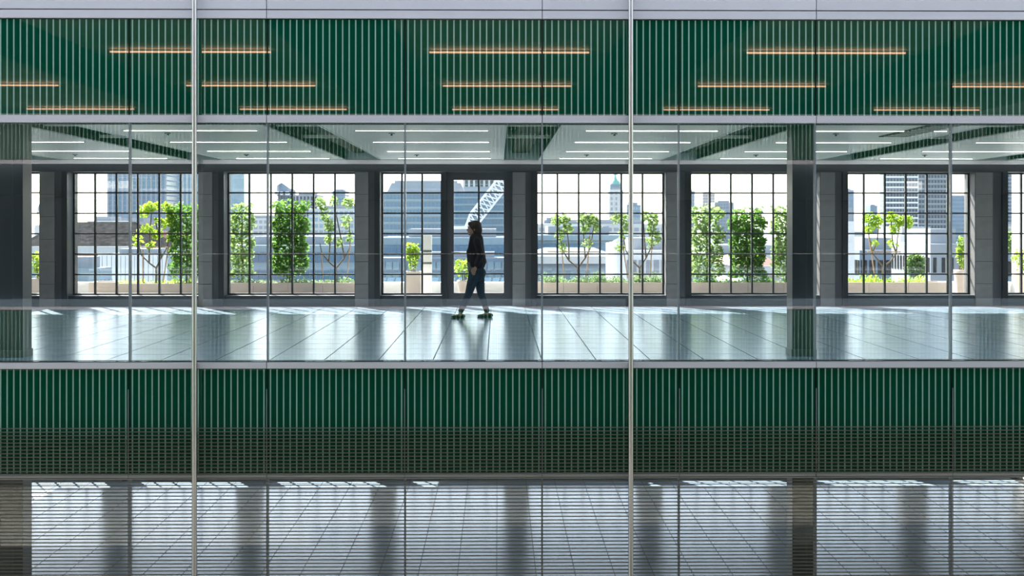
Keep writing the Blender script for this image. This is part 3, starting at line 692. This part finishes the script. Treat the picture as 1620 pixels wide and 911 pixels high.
# ================================================================== CITY
GZ = -20.0
st('ground', mat('city_ground', (0.25, 0.25, 0.25), 0.9), -3000, 3000, 16.6, 6000, GZ - 0.5, GZ)
def cm(name, c, rough=0.6, spec=0.5): return mat(name, c, rough, 0, spec, noise=0.08, nscale=0.15)
B = {'blueglass': cm('blue_curtain_glass', (0.075, 0.15, 0.23), 0.2, 0.6), 'paleglass': cm('pale_glass', (0.20, 0.29, 0.34), 0.2, 0.6), 'darkglass': cm('dark_glass', (0.03, 0.042, 0.06), 0.2, 0.5),
     'grey': cm('city_grey', (0.26, 0.28, 0.31)), 'pale': cm('city_pale', (0.45, 0.46, 0.46)), 'white': cm('city_white', (0.66, 0.66, 0.66)), 'brick': cm('brick_wall', (0.36, 0.20, 0.15)),
     'slate': mat('slate_roof', (0.05, 0.048, 0.047), 1.0, 0, 0.0, noise=0.4, nscale=3), 'tan': cm('tan_wall', (0.50, 0.42, 0.36)), 'copper': cm('green_copper', (0.18, 0.42, 0.36)), 'red': cm('red_tiles', (0.20, 0.055, 0.035)),
     'metal': cm('zinc_roof', (0.20, 0.27, 0.31), 0.4), 'mid': cm('mid_blue_grey', (0.17, 0.22, 0.28)), 'orange': cm('orange_paint', (0.75, 0.25, 0.06))}
def tower(name, px0, px1, top, Y, D, wall, win, nx, fh, lab, cat='building', wfrac=0.7, hfrac=0.6, base=GZ, side=True, y0=None, vert=False, ledge=None, rz=0.0):
    """free-standing building: walls, a grid of windows per face, roof plant"""
    far = Y >= 85
    if base != GZ: Y *= 5
    elif far: Y *= 5; D *= 1.5
    elif Y >= 28: Y *= 1.6; fh *= 0.6
    if base != GZ: base = PZ(353.7, Y)
    vw = 0.12 * max(1.0, Y/150)
    a, b = PX(px0, Y), PX(px1, Y); zt = PZ(top, Y, (px0+px1)/2); W = b-a
    t = empty(name, ((a+b)/2, Y + D/2, base), label=lab, cat=cat); t.rotation_euler.z = rz
    H = zt - base
    MB().box(-W/2, W/2, -D/2, D/2, 0, H).build('walls', B[wall], t)
    mb = MB(); nz = max(1, int(H / fh)); cw = W/nx; zlo = max(0, int((-(Y*0.075) - base) / fh)) if base == GZ else 0
    for j in range(zlo, nz):
        z = H - (j - zlo + 0.5)*fh - 0.2*fh
        if z - fh/2 < 0: break
        for i in range(nx):
            x = -W/2 + (i+0.5)*cw
            mb.box(x-cw*wfrac/2, x+cw*wfrac/2, -D/2-0.06, -D/2+0.02, z-fh*hfrac/2, z+fh*hfrac/2)
        if side:
            nd = max(1, int(D/cw))
            for i in range(nd):
                y = -D/2 + (i+0.5)*D/nd; s_ = 1 if a < 0 else -1
                mb.box(s_*W/2 - 0.02 if s_ > 0 else -W/2-0.06, s_*W/2+0.06 if s_ > 0 else -W/2+0.02, y-D/nd*wfrac/2, y+D/nd*wfrac/2, z-fh*hfrac/2, z+fh*hfrac/2)
    o = mb.build('window_grid', B[win], t); o['kind'] = 'stuff'
    if vert:
        vb = MB()
        for i in range(nx+1): vb.box(-W/2+i*cw-vw, -W/2+i*cw+vw, -D/2-0.22, -D/2-0.06, 0, H)
        q = vb.build('mullions', B[vert if isinstance(vert, str) else 'grey'], t); q['kind'] = 'stuff'
    if ledge:
        lb_ = MB()
        for j in range(zlo, nz):
            z = H - (j - zlo)*fh
            if z < 0.2: break
            lb_.box(-W/2-0.3, W/2+0.3, -D/2-0.35, -D/2-0.0601, z-0.28*fh, z)
        q = lb_.build('floor_bands', B[ledge], t); q['kind'] = 'stuff'
    MB().box(-W*0.3, W*0.3, -D*0.3, D*0.3, H, H + fh*0.5).build('roof_plant', B['grey'], t)
    return t
def hiproof(name, px0, px1, top, eave, Y, D, lab, wall='tan', roof='slate', cat='building', base=None, inset=0.35, nwin=6):
    a, b = PX(px0, Y), PX(px1, Y); ze, zt = PZ(eave, Y), PZ(top, Y + D*0.4); W = b-a; base = GZ if base is None else base
    t = empty(name, ((a+b)/2, Y + D/2, base), label=lab, cat=cat); h0 = ze - base; h1 = zt - base; i = min(inset*D*2.6, W*0.2)
    MB().box(-W/2, W/2, -D/2, D/2, 0, h0).build('walls', B[wall], t)
    o = 0.4
    MB().add([(-W/2-o,-D/2-o,h0),(W/2+o,-D/2-o,h0),(W/2+o,D/2+o,h0),(-W/2-o,D/2+o,h0),(-W/2+i,0,h1),(W/2-i,0,h1)], [(0,1,5,4),(1,2,5),(2,3,4,5),(3,0,4),(3,2,1,0)]).build('roof', B[roof], t)
    MB().box(-W/2-o-0.15, W/2+o+0.15, -D/2-o-0.15, -D/2-o, h0-0.35, h0+0.12).build('gutter', B['pale'], t)
    for k in range(nwin):
        x = -W/2 + W*(k+0.5)/nwin; MB().box(x-W/nwin*0.28, x+W/nwin*0.28, -D/2-0.05, -D/2+0.02, h0-2.6, h0-0.8).build('window', B['paleglass'], t)
    return t
# --- seen through the left windows
hiproof('slate_roofed_hall', 30, 228, 351, 392, 66, 7, 'long slate roofed hall with pale gutter behind the left window', 'brick', 'slate', nwin=12)
tower('glass_tower', 171, 262, 150, 170, 30, 'mid', 'blueglass', 12, 3.6, 'tall blue glass tower rising left of the leafy hedge', wfrac=0.86, hfrac=0.72, vert='grey')
tower('glass_tower', 262, 330, 140, 185, 30, 'grey', 'paleglass', 10, 3.6, 'paler glass tower just right of the tall blue tower', wfrac=0.8, hfrac=0.72, vert='pale')
tower('podium_block', 186, 300, 337, 110, 20, 'mid', 'grey', 6, 4.5, 'blue-grey podium block at the foot of the glass towers', hfrac=0.4)
tower('office_block', 138, 178, 349, 90, 14, 'pale', 'grey', 5, 3.2, 'low pale block left of the glass towers')
tower('terrace_building', 188, 300, 366, 60, 10, 'brick', 'paleglass', 9, 3.0, 'red brick building with white top behind the young tree')
tower('glasshouse', 160, 262, 402, 36, 5, 'metal', 'paleglass', 14, 1.0, 'pale blue glazed lean-to below the slate roof', wfrac=0.8, hfrac=0.8, vert='white')
tower('low_roof', 80, 158, 424, 32, 2, 'metal', 'metal', 4, 2.0, 'low zinc roofed shed beyond the left planter', hfrac=0.3)
# domed church tower
Yc = 500; cx_ = PX(66, Yc); zc = PZ(370, Yc)
ct = empty('church_tower', (cx_, Yc, GZ), label='pale stone church tower with small dome and spire', cat='church')
sc_ = (Yc+13)/F
hb_ = zc - GZ
MB().box(-8*sc_, 8*sc_, -8*sc_, 8*sc_, 0, hb_ + 14*sc_).build('shaft', B['pale'], ct)
for k in range(8):
    a = 2*math.pi*k/8; MB().cyl((6*sc_*math.cos(a), 6*sc_*math.sin(a), hb_+14*sc_), (6*sc_*math.cos(a), 6*sc_*math.sin(a), hb_+34*sc_), 0.9*sc_).build('lantern_column', B['pale'], ct)
MB().cyl((0,0,hb_+14*sc_), (0,0,hb_+34*sc_), 3.4*sc_).cyl((0,0,hb_+34*sc_), (0,0,hb_+37*sc_), 8*sc_).build('lantern', B['pale'], ct)
MB().lathe([(6.5*sc_*math.cos(u*0.157)+0.01, 12*sc_*math.sin(u*0.157)) for u in range(11)], 16, (0,0,hb_+37*sc_)).build('dome', B['grey'], ct)
MB().cyl((0,0,hb_+48*sc_), (0,0,hb_+53*sc_), 2*sc_, 1.4*sc_).cyl((0,0,hb_+53*sc_), (0,0,hb_+70*sc_), 1.0*sc_, 0.15*sc_).build('spire', B['grey'], ct)
# --- third window
def curved(name, px0, px1, top, Y, lab, wall, tilt=0.0, D=14, holes=0, n=10, band='paleglass'):
    Y = Y*3 if Y > 85 else Y; a, b = PX(px0, Y), PX(px1, Y); zt = PZ(top, Y); t = empty(name, ((a+b)/2, Y, GZ), label=lab, cat='building'); H = zt-GZ; W = b-a
    prof = []
    for i in range(n+1):
        u = -1 + 2*i/n; prof.append((u*W/2, -D/2*math.cos(u*1.3)))
    pts = prof + [(W/2, D/2), (-W/2, D/2)]; m_ = len(pts)
    vv = [(x, y, 0) for x, y in pts] + [(x, y, H - tilt*abs(x/W*2)*(1 if x > 0 else 0.4)) for x, y in pts]
    MB().add(vv, [(i, (i+1) % m_, m_+(i+1) % m_, m_+i) for i in range(m_)] + [tuple(range(m_, 2*m_)), tuple(reversed(range(m_)))]).build('walls', B[wall], t)
    mb = MB(); k = 0
    z = H - 9
    while z > H*0.35:
        for i in range(n):
            (x0, y0), (x1, y1) = prof[i], prof[i+1]; xa, xb = x0+(x1-x0)*.12, x0+(x1-x0)*.88; ya, yb = y0+(y1-y0)*.12, y0+(y1-y0)*.88
            mb.add([(xa,ya-.1,z),(xb,yb-.1,z),(xb,yb-.1,z+2.4),(xa,ya-.1,z+2.4)], [(0,1,2,3)])
        z -= 3.4
    q = mb.build('window_grid', B[band], t); q['kind'] = 'stuff'
    for i in range(holes):
        x = -W/2 + W*(i+0.5)/holes; MB().cyl((x, -D*0.62, H-8), (x, -D*0.30, H-8), W/holes*0.36, n=20).build('turbine_opening', B['white'], t)
    return t
curved('curved_tower', 352, 388, 200, 260, 'slim pale curved glass tower at the left of the hedge window', 'paleglass', 0, 26)
curved('curved_tower', 439, 463, 290, 300, 'dark curved tower with three round openings at its top', 'mid', 5, 26, holes=3, band='darkglass')
tower('office_block', 462, 502, 308, 150, 18, 'grey', 'darkglass', 7, 3.4, 'grey block with tall dark windows above the dense hedge', hfrac=0.8, wfrac=0.55)
tower('office_block', 526, 546, 302, 200, 18, 'mid', 'paleglass', 5, 3.2, 'slim blue-grey block above the thin forked tree')
tower('office_block', 488, 600, 330, 120, 20, 'pale', 'paleglass', 14, 3.3, 'wide pale office block behind the thin forked tree', hfrac=0.6)
tower('glass_front_building', 340, 600, 388, 60, 12, 'metal', 'blueglass', 26, 2.6, 'long blue glazed building behind the two hedges', wfrac=0.85, hfrac=0.6)
tower('office_block', 385, 440, 345, 140, 18, 'pale', 'grey', 7, 3.3, 'pale low block between the two hedges')
# --- beside the door
tg = tower('glass_office', 604, 712, 303, 95, 22, 'metal', 'blueglass', 18, 3.1, 'wide blue glass office building behind the side window', wfrac=0.88, hfrac=0.62, ledge='metal')
tower('glass_office', 713, 815, 300, 104, 22, 'mid', 'blueglass', 15, 3.1, 'blue glass office building behind the crane and door', wfrac=0.88, hfrac=0.62, ledge='metal')
rp_ = MB(); a_, b_ = PX(612, 480), PX(735, 480); zz0, zz1 = PZ(303.2, 480), PZ(289, 480)
ro = empty('roof_storey', ((a_+b_)/2, 487, zz0), label='sloping grey roof storey on top of the wide glass office', cat='roof')
w_ = (b_-a_)/2; h_ = zz1-zz0
MB().add([(-w_,-6,0),(w_,-6,0),(w_,6,0),(-w_,6,0),(-w_+1.8,-5,h_),(w_-1.8,-5,h_),(w_-1.8,5,h_),(-w_+1.8,5,h_)], [(3,2,1,0),(4,5,6,7),(0,1,5,4),(1,2,6,5),(2,3,7,6),(3,0,4,7)]).build('cladding', B['grey'], ro)
MB().box(-w_+3, w_-3, -4.9, -4.7, h_, h_+0.9).build('rail', B['grey'], ro)
tower('dark_tower', 734, 830, 230, 200, 20, 'mid', 'darkglass', 12, 3.6, 'dark ribbed tower behind the crane top', wfrac=0.6, hfrac=0.85, vert='pale')
tower('glass_front_building', 596, 832, 376, 48, 10, 'metal', 'blueglass', 22, 2.2, 'long pale blue glazed building behind the door', wfrac=0.86, hfrac=0.6)
tower('glazed_link', 598, 828, 408, 44, 3, 'mid', 'paleglass', 20, 1.3, 'low blue glazed roof block just beyond the rooflights', wfrac=0.82, hfrac=0.7)
# crane
Yk = 125; kA, kB = P(738, 362, Yk), P(812, 268, Yk)
kr = empty('crane', (kA.x, Yk, GZ), label='white lattice crane jib rising above the walking woman', cat='crane')
sk = (Yk+13)/F
ax = (kB - kA); nseg = 16; d = ax.normalized(); nrm = Vector((-d.z, 0, d.x)); w2 = 10*sk; o_ = Vector((kA.x, Yk, GZ))
CW = B['white']
def chord(t, s, yy): 
    ww = w2 * min(1.0, 0.25 + t*4); return kA + ax*t + nrm*s*ww + Vector((0, yy*w2*0.9, 0)) - o_
ch = MB()
for s, yy in ((-1,-1),(1,-1),(-1,1),(1,1)): ch.tube([chord(i/nseg, s, yy) for i in range(nseg+1)], [0.12]*(nseg+1), 6)
ch.build('chords', CW, kr)
lc = MB()
for i in range(nseg):
    t0, t1 = i/nseg, (i+1)/nseg
    for yy in (-1, 1):
        lc.cyl(chord(t0, -1, yy), chord(t1, 1, yy), 0.07, n=6); lc.cyl(chord(t0, 1, yy), chord(t1, -1, yy), 0.07, n=6)
    for s in (-1, 1): lc.cyl(chord(t0, s, -1), chord(t1, s, 1), 0.045, n=6)
lc.build('lacing', CW, kr)
MB().box(-1.6, 0.5, -1.2, 1.2, kA.z-GZ-1.6, kA.z-GZ+0.3).build('cab', CW, kr)
MB().box(-0.9, 0.9, -0.9, 0.9, 0, kA.z-GZ-1.6).build('mast', CW, kr)
# --- window 5
tb_ = tower('stone_tower', 964, 986, 300, 180, 10, 'pale', 'grey', 3, 4.0, 'pale stone tower topped by a green copper figure', wfrac=0.4, hfrac=0.6)
H_ = PZ(300, 900) - GZ; s5 = 913/F
MB().box(-9*s5, 9*s5, -9*s5, 9*s5, H_, H_+9*s5).build('belfry', B['mid'], tb_)
MB().lathe([(8*s5,0),(7*s5,4*s5),(3.5*s5,7*s5),(2.5*s5,10*s5)], 12, (0,0,H_+9*s5)).build('copper_dome', B['copper'], tb_)
MB().cyl((0,0,H_+19*s5), (0,0,H_+27*s5), 2.0*s5, 1.2*s5).ell((0,0,H_+28.5*s5), (1.3*s5,1.3*s5,1.5*s5)).cyl((-3.5*s5,0,H_+24*s5), (3.5*s5,0,H_+25*s5), 0.6*s5).build('copper_figure', B['copper'], tb_)
tower('office_block', 992, 1014, 324, 150, 14, 'mid', 'paleglass', 5, 3.3, 'small blue-grey block right of the stone tower')
tower('long_building', 830, 1066, 354, 90, 18, 'pale', 'grey', 22, 3.2, 'long pale building with flat roof right of the door', hfrac=0.45)
tower('plant_room', 861, 880, 348, 92, 5, 'mid', 'darkglass', 3, 2.0, 'small dark rooftop plant room left of the stone tower', base=0)
tower('glass_front_building', 836, 1000, 372, 50, 10, 'metal', 'blueglass', 16, 2.4, 'blue glazed building with shaded base behind the forked trees', wfrac=0.88, hfrac=0.5, ledge='metal')
hiproof('lead_roofed_block', 838, 975, 392, 408, 62, 8, 'blue-grey lead roof just beyond the right-hand trough', 'mid', 'metal', nwin=9)
curved('pale_gable', 962, 990, 374, 56, 'pale rounded gable in front of the blue roof', 'white', 1.0, 3, n=8, band='white')
tower('white_terrace', 985, 1080, 396, 40, 8, 'white', 'grey', 8, 2.6, 'white low building behind the right steel pole')
# --- window 6
tower('tower_block', 1082, 1099, 302, 220, 16, 'grey', 'mid', 4, 3.2, 'slim grey tower block behind the leftmost hedge')
tower('tower_block', 1112, 1131, 306, 240, 16, 'tan', 'grey', 5, 3.2, 'brownish tower block above the leftmost hedge')
tower('tower_block', 1131, 1161, 320, 230, 16, 'grey', 'mid', 7, 3.2, 'broad grey block joined to the brownish tower')
hiproof('red_roofed_house', 1190, 1235, 398, 424, 45, 10, 'house with a red tiled roof between the hedges', 'pale', 'red', nwin=3)
tower('low_building', 1085, 1300, 402, 70, 14, 'pale', 'grey', 18, 3.0, 'long pale low building behind the three hedges')
# --- window 7
tower('distant_tower', 1334, 1351, 300, 420, 30, 'mid', 'mid', 4, 4, 'distant blue tower left of the striped tower, haze put into its colour')  # both distant towers: one flat blue for walls and windows carries the haze
tower('distant_tower', 1377, 1388, 325, 420, 20, 'mid', 'mid', 3, 4, 'small distant tower beside the striped tower')
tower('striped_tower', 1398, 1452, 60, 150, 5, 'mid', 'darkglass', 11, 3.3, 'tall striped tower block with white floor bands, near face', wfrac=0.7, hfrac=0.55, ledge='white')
tower('striped_tower', 1453, 1497, 75, 153, 5, 'mid', 'darkglass', 9, 3.3, 'blue-grey right face of the striped tower block, shade put into its bands', wfrac=0.7, hfrac=0.6, ledge='grey')  # greyer bands than the lit face: its shade is in the colour
tower('office_block', 1503, 1540, 312, 190, 20, 'mid', 'blueglass', 8, 3.4, 'blue glass block right of the striped tower', wfrac=0.9, hfrac=0.5)
tower('low_building', 1320, 1400, 372, 100, 14, 'pale', 'paleglass', 8, 3.0, 'pale building left of the striped tower foot, haze put into its colours')  # haze is in the pale wall and glass colours
tower('white_roofed_block', 1424, 1500, 372, 70, 12, 'white', 'mid', 8, 3.0, 'white walled block below the striped tower', hfrac=0.35)
tower('stone_block', 1472, 1540, 386, 42, 8, 'grey', 'slate', 5, 3.4, 'weathered grey stone block right of the bare shrub', wfrac=0.35, hfrac=0.5)
tower('stone_block', 1360, 1440, 396, 50, 10, 'mid', 'slate', 6, 3.2, 'shaded blue-grey block behind the forked tree')
ch_ = tower('chimney_stack', 1338, 1352, 350, 40, 0.5, 'white', 'white', 1, 3, 'tall white chimney stack at the left of the window', cat='chimney', side=False, wfrac=0.1, hfrac=0.1)
# --- window 8
tower('tower_block', 1590, 1602, 150, 200, 16, 'mid', 'darkglass', 3, 3.2, 'dark slim tower at the right edge')
tower('tower_block', 1607, 1660, 120, 210, 20, 'pale', 'blueglass', 8, 3.3, 'pale blue gridded tower at the right edge', ledge='white')
tower('low_building', 1575, 1680, 358, 130, 14, 'tan', 'grey', 8, 3.0, 'pale low building at the foot of the right towers')
tower('stone_block', 1575, 1680, 398, 50, 10, 'mid', 'slate', 7, 3.2, 'blue-grey block beyond the right pot')
# distant bushes
def bush(px0, px1, top, bot, Y, m, lab, n, size, seed, cat='tree', name='bare_tree'):
    rnd = random.Random(seed); a, b = PX(px0, Y), PX(px1, Y); z1, z0 = PZ(top, Y), PZ(bot, Y)
    t = empty(name, ((a+b)/2, Y, z0), label=lab, cat=cat); mb = MB(); pts = []
    while len(pts) < n:
        u = Vector((rnd.uniform(-1,1), rnd.uniform(-1,1), rnd.uniform(-1,1)))
        if u.length > 1 or u.length < 0.4: continue
        pts.append((u.x*(b-a)/2, u.y*(b-a)*0.35, (z1-z0)*(0.5+0.5*u.z)))
    leaves(mb, pts, size, rnd); mb.build('foliage', LEAF[m], t)
    for k in range(5): MB().tube([(0,0,-2), (rnd.uniform(-.3,.3)*(b-a),0,(z1-z0)*0.5), (rnd.uniform(-.45,.45)*(b-a),0,(z1-z0)*0.9)], [0.08,0.05,0.02], 6).build('branch', M['bark'], t)
bush(1430, 1466, 400, 446, 32, 'pale', 'round thinly leaved tree between the stone blocks', 900, 0.14, 31)
bush(1578, 1640, 362, 402, 45, 'pale', 'thin pale tree crown at the right edge', 900, 0.2, 32)
